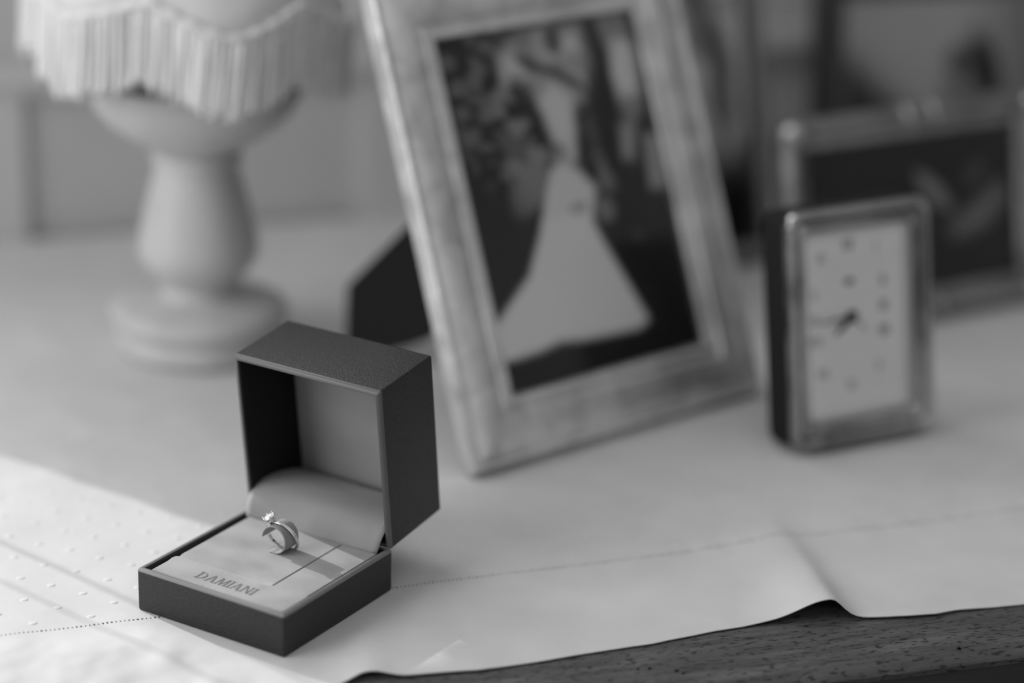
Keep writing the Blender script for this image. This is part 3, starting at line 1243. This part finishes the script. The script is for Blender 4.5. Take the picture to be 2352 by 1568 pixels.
def garden_print(S, T):
    LI, MI, DA = 0.88, 0.22, 0.013
    V = np.full(S.shape, DA) + 0.02 * fbm(S * 9, T * 12, 3)
    fol = fbm(S * 16 + 3, T * 22 + 1, 3)
    leaf = sstep(0.50, 0.66, fol)
    V = over(V, leaf * sstep(0.50, 0.36, T) * sstep(0.75, 0.55, S) * (0.35 + 0.65 * sstep(0.08, 0.30, S)), 0.30)
    for (x, y) in ((0.06, 0.07), (0.085, 0.143), (0.082, 0.214), (0.086, 0.285), (0.251, 0.042), (0.20, 0.10), (0.19, 0.19)):
        V = over(V, 0.75 * blob(S, T, x, y, 0.045, 0.026), 0.20)
    V = over(V, soft_poly(S, T, [(0.426, 0.031), (0.732, 0.029), (0.741, 0.132), (0.66, 0.23), (0.52, 0.19), (0.42, 0.16), (0.311, 0.139), (0.30, 0.075)], 0.05)
             * (0.55 + 0.45 * sstep(0.35, 0.55, fbm(S * 12 + 8, T * 16, 2))), LI * 0.85)
    V = over(V, 0.9 * soft_poly(S, T, [(0.38, 0.085), (0.44, 0.085), (0.66, 0.165), (0.70, 0.22), (0.62, 0.20), (0.42, 0.125)], 0.025), 0.05)
    V = over(V, 0.85 * blob(S, T, 0.58, 0.055, 0.045, 0.05), 0.04)
    V = over(V, blob(S, T, 0.30, 0.335, 0.11, 0.045, 0.5) * (0.4 + 0.6 * leaf), 0.34)
    V = over(V, blob(S, T, 0.31, 0.46, 0.11, 0.06, -0.5) * 0.85, 0.33)
    V = over(V, blob(S, T, 0.30, 0.40, 0.09, 0.03, 0.4), 0.30)
    V = over(V, 0.5 * blob(S, T, 0.15, 0.62, 0.22, 0.20), 0.035)
    # bare trunk and bright gaps at the right
    V = over(V, soft_poly(S, T, [(0.76, 0.0), (0.99, 0.0), (0.99, 0.10), (0.95, 0.30), (0.86, 0.34), (0.82, 0.18)], 0.03), 0.30)
    V = over(V, soft_poly(S, T, [(0.871, 0.078), (0.965, 0.09), (0.95, 0.245), (0.855, 0.245), (0.83, 0.177)], 0.03), LI * 0.9)
    V = over(V, soft_poly(S, T, [(0.75, 0.0), (0.80, 0.0), (0.835, 0.12), (0.825, 0.22), (0.79, 0.33), (0.77, 0.50), (0.69, 0.50), (0.735, 0.33), (0.775, 0.20), (0.77, 0.10)], 0.02), 0.012)
    V = over(V, blob(S, T, 0.985, 0.03, 0.03, 0.10) * 0.8, 0.02)
    V = over(V, soft_poly(S, T, [(0.82, 0.326), (0.895, 0.33), (0.86, 0.43), (0.80, 0.42)], 0.025), 0.42)
    V = over(V, soft_poly(S, T, [(0.93, 0.36), (1.0, 0.38), (1.0, 0.53), (0.905, 0.525)], 0.02), 0.42)
    V = over(V, blob(S, T, 0.67, 0.44, 0.09, 0.05, 0.8) * leaf, 0.22)
    # veil, arms and dress
    V = over(V, soft_poly(S, T, [(0.50, 0.42), (0.47, 0.31), (0.44, 0.205), (0.53, 0.17), (0.62, 0.22), (0.60, 0.29), (0.57, 0.40)], 0.03), LI * 0.9)
    V = over(V, blob(S, T, 0.50, 0.37, 0.035, 0.035), 0.34)
    V = over(V, soft_poly(S, T, [(0.334, 0.563), (0.382, 0.479), (0.431, 0.413), (0.491, 0.395), (0.573, 0.430), (0.635, 0.49), (0.58, 0.584), (0.46, 0.60)], 0.02), LI * 0.92)
    V = over(V, 0.6 * blob(S, T, 0.53, 0.535, 0.05, 0.02), 0.26)
    V = over(V, blob(S, T, 0.66, 0.555, 0.05, 0.04), 0.24)
    V = over(V, soft_poly(S, T, [(0.345, 0.55), (0.224, 0.69), (0.03, 0.795), (0.0, 0.83), (0.0, 0.905), (0.10, 0.905), (0.20, 0.900), (0.302, 0.888), (0.42, 0.900), (0.55, 0.905), (0.70, 0.91),
                                 (0.755, 0.889), (0.678, 0.752), (0.61, 0.634), (0.57, 0.55)], 0.018), LI)
    V = over(V, blob(S, T, 0.794, 0.648, 0.035, 0.025) * 0.5, 0.08)
    V = over(V, sstep(0.90, 0.94, T), 0.018)
    return V


def mitre(name, x0, z0, x1, z1, inx, inz, prof, mat, parent, nseg=1):
    """one straight side of a frame: outer edge from (x0,z0) to (x1,z1); inx/inz are inward unit steps at each end
    prof: list of (inset, y)"""
    vs, fs = [], []
    for (px, pz, dx, dz) in ((x0, z0, inx[0], inz[0]), (x1, z1, inx[1], inz[1])):
        for q, y in prof:
            vs.append((px + dx * q, y, pz + dz * q))
    k = len(prof)
    for i in range(k):
        j = (i + 1) % k
        fs.append((i, j, k + j, k + i))
    fs.append(tuple(range(k))[::-1])
    fs.append(tuple(range(k, 2 * k)))
    o = mesh_obj(name, vs, fs, mat, parent)
    bm = bmesh.new()
    bm.from_mesh(o.data)
    bmesh.ops.recalc_face_normals(bm, faces=bm.faces[:])
    bm.to_mesh(o.data)
    bm.free()
    return autosmooth(o, 30)


def four_sides(name, w, h, prof, mat, parent):
    mitre(name, 0, 0, w, 0, (1, -1), (1, 1), prof, mat, parent)
    mitre(name, w, 0, w, h, (-1, -1), (1, -1), prof, mat, parent)
    mitre(name, w, h, 0, h, (-1, 1), (-1, -1), prof, mat, parent)
    mitre(name, 0, h, 0, 0, (1, 1), (-1, 1), prof, mat, parent)


def bead_border(name, w, h, inset, y, r_, step, mat, parent):
    vs, fs = [], []
    pts = []
    x0, x1, z0, z1 = inset, w - inset, inset, h - inset
    for (ax, az, bx, bz) in ((x0, z0, x1, z0), (x1, z0, x1, z1), (x1, z1, x0, z1), (x0, z1, x0, z0)):
        L = math.hypot(bx - ax, bz - az)
        m_ = int(L / step)
        for i in range(m_):
            f = i / m_
            pts.append((ax + (bx - ax) * f, az + (bz - az) * f))
    for px, pz in pts:
        b = len(vs)
        vs.append((px, y - r_, pz))
        for (rr, yy) in ((0.7, -0.7), (1.0, 0.0), (0.8, 0.6)):
            for i in range(6):
                a = 2 * math.pi * i / 6
                vs.append((px + r_ * rr * math.cos(a), y + r_ * yy, pz + r_ * rr * math.sin(a)))
        for i in range(6):
            j = (i + 1) % 6
            fs.append((b, b + 1 + i, b + 1 + j))
            fs.append((b + 1 + i, b + 7 + i, b + 7 + j, b + 1 + j))
            fs.append((b + 7 + i, b + 13 + i, b + 13 + j, b + 7 + j))
    o = mesh_obj(name, vs, fs, mat, parent, True)
    o['kind'] = 'stuff'
    return o


# the large silver frame
FW, FH, FB = 0.2283, 0.2830, 0.0379
M1 = frame_matrix(-0.0186, 1.2568, R(39.84), R(22.12))
M1.translation.z = 0.0042
f1 = thing('photo_frame', 'tall beaded silver frame leaning back with a photo of a bride', 'photo frame', mat=M1)
prof = [(0.0, 0.010), (0.0, 0.0), (0.0012, -0.0015), (0.0042, -0.0015), (0.0050, 0.0002), (0.0068, -0.0012), (0.0110, -0.0024), (0.0200, -0.0030),
        (0.0270, -0.0018), (0.0292, 0.0004), (0.0310, -0.0008), (0.0372, -0.0008), (0.0379, 0.0010), (0.0379, 0.010)]
four_sides('moulding', FW, FH, prof, SILVER_OLD, f1)
bead_border('bead_border', FW, FH, 0.0026, -0.0012, 0.0014, 0.0030, SILVER_BEAD, f1)
bead_border('bead_border', FW, FH, 0.0345, -0.0006, 0.0013, 0.0028, SILVER_BEAD, f1)
paint('photo', FW - 2 * FB + 0.002, FH - 2 * FB + 0.002, FB - 0.001, FB - 0.001, 0.0045, f1, garden_print, 150, 210)
box_obj('glass_pane', (FB - 0.001, FW - FB + 0.001, 0.0016, 0.0030, FB - 0.001, FH - FB + 0.001), PANE, f1)
box_obj('back_board', (0.003, FW - 0.003, 0.0075, 0.0125, 0.003, FH - 0.003), VELVET, f1, 0.001)
# easel wing behind it: upright plate, given in the plane from its foot (0) towards the frame's middle
F2 = Vector((-0.1063, 1.4539, 0))
g = Vector((0.81615, -0.57784, 0))
nrm = Vector((-g.y, g.x, 0))
outline = [(0.0, 0.0), (0.0035, -0.0), (0.030, 0.0085), (0.052, 0.0185), (0.066, 0.026), (0.085, 0.045), (0.115, 0.110), (0.098, 0.150), (0.060, 0.108), (0.0018, 0.0480)]
ev, ef = [], []
m1i = M1.inverted()
for sgn in (-1, 1):
    for u, z in outline:
        ev.append(m1i @ (F2 + g * u + Vector((0, 0, z)) + nrm * (0.0013 * sgn)))
k = len(outline)
ef = [tuple(range(k)), tuple(range(k, 2 * k))[::-1]] + [(i, k + i, k + (i + 1) % k, (i + 1) % k) for i in range(k)]
mesh_obj('easel_wing', ev, ef, VELVET, f1)


# rounded-rectangle loops for the clock and the small frame
def rr_loop(w, h, r_, off, n=7, rmin=0.0006):
    r2 = max(r_ - off, rmin)
    pts = []
    for (cx, cz_, a0) in ((w - off - r2, off + r2, -90), (w - off - r2, h - off - r2, 0), (off + r2, h - off - r2, 90), (off + r2, off + r2, 180)):
        for i in range(n + 1):
            a = R(a0 + 90 * i / n)
            pts.append((cx + r2 * math.cos(a), cz_ + r2 * math.sin(a)))
    return pts


def rr_loft(name, w, h, r_, prof, mat, parent, cap0=False, cap1=False, sharp=35, rmin=0.0006):
    vs, fs = [], []
    m_ = None
    for off, y in prof:
        L = rr_loop(w, h, r_, off, 7, rmin)
        m_ = len(L)
        vs += [(x, y, z) for x, z in L]
    for l in range(len(prof) - 1):
        for i in range(m_):
            j = (i + 1) % m_
            fs.append((l * m_ + i, l * m_ + j, (l + 1) * m_ + j, (l + 1) * m_ + i))
    if cap0:
        fs.append(tuple(range(m_))[::-1])
    if cap1:
        fs.append(tuple(range(len(vs) - m_, len(vs))))
    o = mesh_obj(name, vs, fs, mat, parent)
    bm = bmesh.new()
    bm.from_mesh(o.data)
    bmesh.ops.recalc_face_normals(bm, faces=bm.faces[:])
    bm.to_mesh(o.data)
    bm.free()
    return autosmooth(o, sharp)


# ------------------------------------------------------------------ clock
CW, CH = 0.1018, 0.1409
M2 = frame_matrix(0.1654, 1.2997, R(28.08), R(10.08))
M2.translation.z = 0.0045
ck = thing('desk_clock', 'rectangular silver desk clock with a pale dial and dark case', 'clock', mat=M2)
rr_loft('case', CW, CH, 0.009, [(0.004, 0.0285), (0.0015, 0.027), (0.0004, 0.023), (0.0004, 0.003), (0.0012, 0.002), (0.004, 0.0095), (0.010, 0.0095)], VELVET, ck, True, True)
rr_loft('bezel', CW, CH, 0.009, [(0.0006, 0.0040), (0.0000, 0.0005), (0.0012, -0.0022), (0.0036, -0.0032), (0.0058, -0.0018), (0.0068, 0.0002), (0.0082, -0.0020),
                                 (0.0105, -0.0028), (0.0125, -0.0012), (0.0138, 0.0010), (0.0143, 0.0018)], SILVER_CLOCK, ck, rmin=0.0042)
rr_loft('dial_rim', CW, CH, 0.009, [(0.0142, 0.0012), (0.0149, 0.0020), (0.0152, 0.0072)], SILVER_BEAD, ck, rmin=0.0042)
rr_loft('dial', CW, CH, 0.012, [(0.0135, 0.0082), (0.0135, 0.0066)], DIAL, ck, False, True, rmin=0.0042)
gl = rr_loft('dial_glass', CW, CH, 0.012, [(0.0146, 0.0016), (0.0147, 0.0008), (0.0165, -0.0002), (0.0200, -0.0006)], PANE, ck, False, True, rmin=0.0042)
CCX, CCZ = 0.0478, 0.0738


def dial_mark(name, polys, mat):
    vs, fs = [], []
    for pts in polys:
        b = len(vs)
        m_ = len(pts)
        for yy in (0.0063, 0.0067):
            vs += [(p[0], yy, p[1]) for p in pts]
        fs.append(tuple(range(b, b + m_)))
        fs += [(b + i, b + m_ + i, b + m_ + (i + 1) % m_, b + (i + 1) % m_) for i in range(m_)]
    return mesh_obj(name, vs, fs, mat, ck)


def strokes(x, z, txt, s):
    """roman numeral as slanted and upright bars"""
    out = []
    wds = {'I': 0.9, 'V': 2.0, 'X': 2.0}
    tot = sum(wds[c] for c in txt) * s
    cx = x - tot / 2
    hgt = 3.0 * s
    for c in txt:
        w = wds[c] * s
        q = 0.22 * s

        def ln(xa, za, xb, zb):
            out.append([(xa - q, za), (xa + q, za), (xb + q, zb), (xb - q, zb)])
        if c == 'I':
            ln(cx + w / 2, z - hgt / 2, cx + w / 2, z + hgt / 2)
        elif c == 'V':
            ln(cx + w / 2, z - hgt / 2, cx + 0.2 * w, z + hgt / 2)
            ln(cx + w / 2, z - hgt / 2, cx + 0.8 * w, z + hgt / 2)
        else:
            ln(cx + 0.15 * w, z - hgt / 2, cx + 0.85 * w, z + hgt / 2)
            ln(cx + 0.85 * w, z - hgt / 2, cx + 0.15 * w, z + hgt / 2)
        cx += w
    return out


for txt, dx, dz, m_ in (('XII', -0.001, 0.043, INK), ('I', 0.019, 0.040, INKPALE), ('II', 0.0235, 0.019, INK), ('III', 0.0235, 0.004, INK), ('IIII', 0.0235, -0.011, INK),
                        ('V', 0.019, -0.032, INKPALE), ('VI', -0.001, -0.041, INKPALE), ('VII', -0.021, -0.032, INKPALE), ('VIII', -0.0255, -0.012, INKPALE),
                        ('IX', -0.0255, 0.001, INKPALE), ('X', -0.0255, 0.016, INKPALE), ('XI', -0.020, 0.037, INKPALE)):
    dial_mark('numeral', strokes(CCX + dx, CCZ + dz, txt, 0.0021), m_)
dial_mark('emblem', [[(CCX + 0.0035 * math.cos(a) - 0.0005, CCZ + 0.021 + 0.0022 * math.sin(a)) for a in [2 * math.pi * i / 12 for i in range(12)]]], INK)


def hand(name, ang, length, w, mat, tail=0.004):
    d = Vector((math.cos(ang), math.sin(ang)))
    p = Vector((-d.y, d.x))
    c = Vector((CCX, CCZ))
    pts = [c - d * tail - p * w * 0.5, c - d * tail + p * w * 0.5, c + p * w, c + d * length * 0.55 + p * w * 0.75, c + d * length, c + d * length * 0.55 - p * w * 0.75, c - p * w]
    vs, fs = [], []
    for yy in (0.0046, 0.0054):
        vs += [(q.x, yy, q.y) for q in pts]
    m_ = len(pts)
    fs = [tuple(range(m_)), tuple(range(m_, 2 * m_))[::-1]] + [(i, m_ + i, m_ + (i + 1) % m_, (i + 1) % m_) for i in range(m_)]
    return mesh_obj(name, vs, fs, mat, ck)


hand('hour_hand', R(218), 0.0165, 0.0018, HAND)
hand('minute_hand', R(183), 0.0270, 0.0007, HAND)
hand('alarm_hand', R(-42), 0.0160, 0.0004, INK)
hub = lathe('hub', [(0.0036, 0.0), (0.0034, 0.0012), (0.0012, 0.0016)], HAND, ck, 20)
hub.rotation_euler = (R(90), 0, 0)
hub.location = (CCX, 0.0056, CCZ)
el = box_obj('easel_leg', (0.035, 0.067, 0.028, 0.031, 0.0, 0.10), VELVET, ck, 0.0008)
# hinged at the top of the case, foot on the cloth behind
el.data.transform(Matrix.Translation((0, 0.0295, 0.10)) @ Matrix.Rotation(R(20), 4, 'X') @ Matrix.Translation((0, -0.0295, -0.10)))

# ------------------------------------------------------------------ small rounded silver frame behind the clock
GW, GH = 0.2184, 0.1459
M3 = frame_matrix(0.1834, 1.4873, R(30.66), R(10.9))
M3.translation.z = 0.003
f2 = thing('photo_frame', 'low rounded tarnished silver frame with a dark photo, behind the clock', 'photo frame', mat=M3)
rr_loft('moulding', GW, GH, 0.014, [(0.002, 0.012), (0.0002, 0.006), (0.0010, 0.0005), (0.0038, -0.0035), (0.0075, -0.0048), (0.0108, -0.0030), (0.0125, 0.0002),
                                    (0.0150, 0.0002), (0.0185, 0.0022), (0.0205, 0.0030), (0.0205, 0.008)], SILVER_DARK, f2)


def ribbon_wrap(x, z, horizontal):
    pts = []
    for i in range(9):
        a = math.pi * i / 8
        dd, yy = 0.0074 * math.cos(a), 0.0025 - 0.0082 * math.sin(a)
        pts.append((x, yy, z + dd) if horizontal else (x + dd, yy, z))
    tube('ribbon_wrap', pts, 0.0016, SILVER_WORN, f2, 8)


for fx in (0.100, 0.122):
    ribbon_wrap(fx, GH - 0.0072, True)
    ribbon_wrap(fx, 0.0072, True)
for fz in (0.064, 0.082):
    ribbon_wrap(0.0072, fz, False)
    ribbon_wrap(GW - 0.0072, fz, False)
for cx, cz_ in ((0.0085, 0.0085), (GW - 0.0085, 0.0085), (0.0085, GH - 0.0085), (GW - 0.0085, GH - 0.0085)):
    kb = lathe('corner_boss', [(0.0072, 0.0), (0.0070, 0.003), (0.0055, 0.0055), (0.0030, 0.0070), (0.0006, 0.0074)], SILVER_WORN, f2, 20)
    kb.rotation_euler = (R(90), 0, 0)
    kb.location = (cx, -0.0015, cz_)


def couple_print(S, T):
    V = np.full(S.shape, 0.010) + 0.012 * fbm(S * 6, T * 6, 3)
    V = over(V, blob(S, T, 0.60, 0.38, 0.045, 0.17, -0.5), 0.26)
    V = over(V, soft_poly(S, T, [(0.68, 0.62), (0.74, 0.56), (0.92, 0.38), (0.95, 0.50), (0.84, 0.66), (0.70, 0.70)], 0.06), 0.22)
    V = over(V, blob(S, T, 0.80, 0.30, 0.05, 0.10, 0.4), 0.07)
    return V


paint('photo', GW - 0.040, GH - 0.040, 0.020, 0.020, 0.0050, f2, couple_print, 60, 50)
box_obj('glass_pane', (0.0200, GW - 0.0200, 0.0034, 0.0042, 0.0200, GH - 0.0200), PANE, f2)
box_obj('back_board', (0.004, GW - 0.004, 0.0085, 0.012, 0.004, GH - 0.004), VELVET, f2, 0.001)
el = box_obj('easel_leg', (0.090, 0.130, 0.0125, 0.0150, 0.0, 0.105), VELVET, f2, 0.0008)
el.data.transform(Matrix.Translation((0, 0.0125, 0.105)) @ Matrix.Rotation(R(22), 4, 'X') @ Matrix.Translation((0, -0.0125, -0.105)))


# ------------------------------------------------------------------ two darker frames at the back
def back_frame(M, w, h, border, face, slip, fn, label, nx, nz):
    f_ = thing('photo_frame', label, 'photo frame', mat=M)
    b = border
    four_sides('moulding', w, h, [(0.0, 0.014), (0.0, 0.002), (0.002, 0.0), (b * 0.5, -0.003), (b - 0.004, 0.0), (b - 0.004, 0.004), (b - 0.004, 0.014)], face, f_)
    four_sides('slip', w, h, [(b - 0.004, 0.010), (b - 0.004, 0.0015), (b, 0.003), (b, 0.010)], slip, f_)
    paint('photo', w - 2 * b, h - 2 * b, b, b, 0.0060, f_, fn, nx, nz)
    box_obj('glass_pane', (b, w - b, 0.0036, 0.0046, b, h - b), PANE, f_)
    box_obj('back_board', (0.003, w - 0.003, 0.011, 0.0155, 0.003, h - 0.003), VELVET, f_, 0.001)
    el_ = box_obj('easel_leg', (w / 2 - 0.02, w / 2 + 0.02, 0.0155, 0.018, 0.0, h * 0.7), VELVET, f_, 0.0008)
    el_.data.transform(Matrix.Translation((0, 0.0155, h * 0.7)) @ Matrix.Rotation(R(16), 4, 'X') @ Matrix.Translation((0, -0.0155, -h * 0.7)))
    return f_


def leaf_print(S, T):
    V = np.full(S.shape, 0.30)
    V = over(V, sstep(0.40, 0.60, fbm(S * 7 + 2, T * 9 + 6, 2)), 0.80)
    V = over(V, 0.8 * soft_poly(S, T, [(0.55, -0.1), (0.63, -0.1), (0.90, 0.45), (0.85, 0.50)], 0.03), 0.014)
    V = over(V, sstep(0.62, 0.85, T), 0.018)
    return V


M4 = frame_matrix(0.0535, 1.5738, R(35), R(11))
M4.translation.z = 0.003
back_frame(M4, 0.170, 0.255, 0.018, GREYFRAME, DARKFRAME, leaf_print, 'upright grey-edged frame with a dark leafy photo, half hidden behind the bride frame', 60, 80)


def hills_print(S, T):
    V = np.full(S.shape, 0.56) + 0.05 * fbm(S * 4, T * 4, 2)
    V = over(V, sstep(0.45, 0.95, S), 0.20)
    V = over(V, soft_poly(S, T, [(-0.1, 0.26), (0.04, 0.30), (0.14, 0.42), (0.28, 0.56), (0.40, 0.80), (0.40, 1.1), (-0.1, 1.1)], 0.10), 0.012)
    V = over(V, soft_poly(S, T, [(0.36, 0.80), (0.46, 0.42), (0.55, 0.36), (0.60, 0.60), (0.64, 1.1), (0.36, 1.1)], 0.06), 0.24)
    V = over(V, blob(S, T, 0.50, 0.33, 0.05, 0.09), 0.09)
    V = over(V, blob(S, T, 0.625, 0.38, 0.075, 0.22, -0.22), 0.012)
    V = over(V, sstep(0.90, 1.0, S), 0.02)
    return V


M5 = frame_matrix(0.2241, 1.7384, R(17.5), R(6))
M5.translation.z = 0.002
back_frame(M5, 0.235, 0.196, 0.024, DARKFRAME, GREYFRAME, hills_print, 'dark wooden frame with a hazy hillside photo, furthest back against the wall', 70, 60)
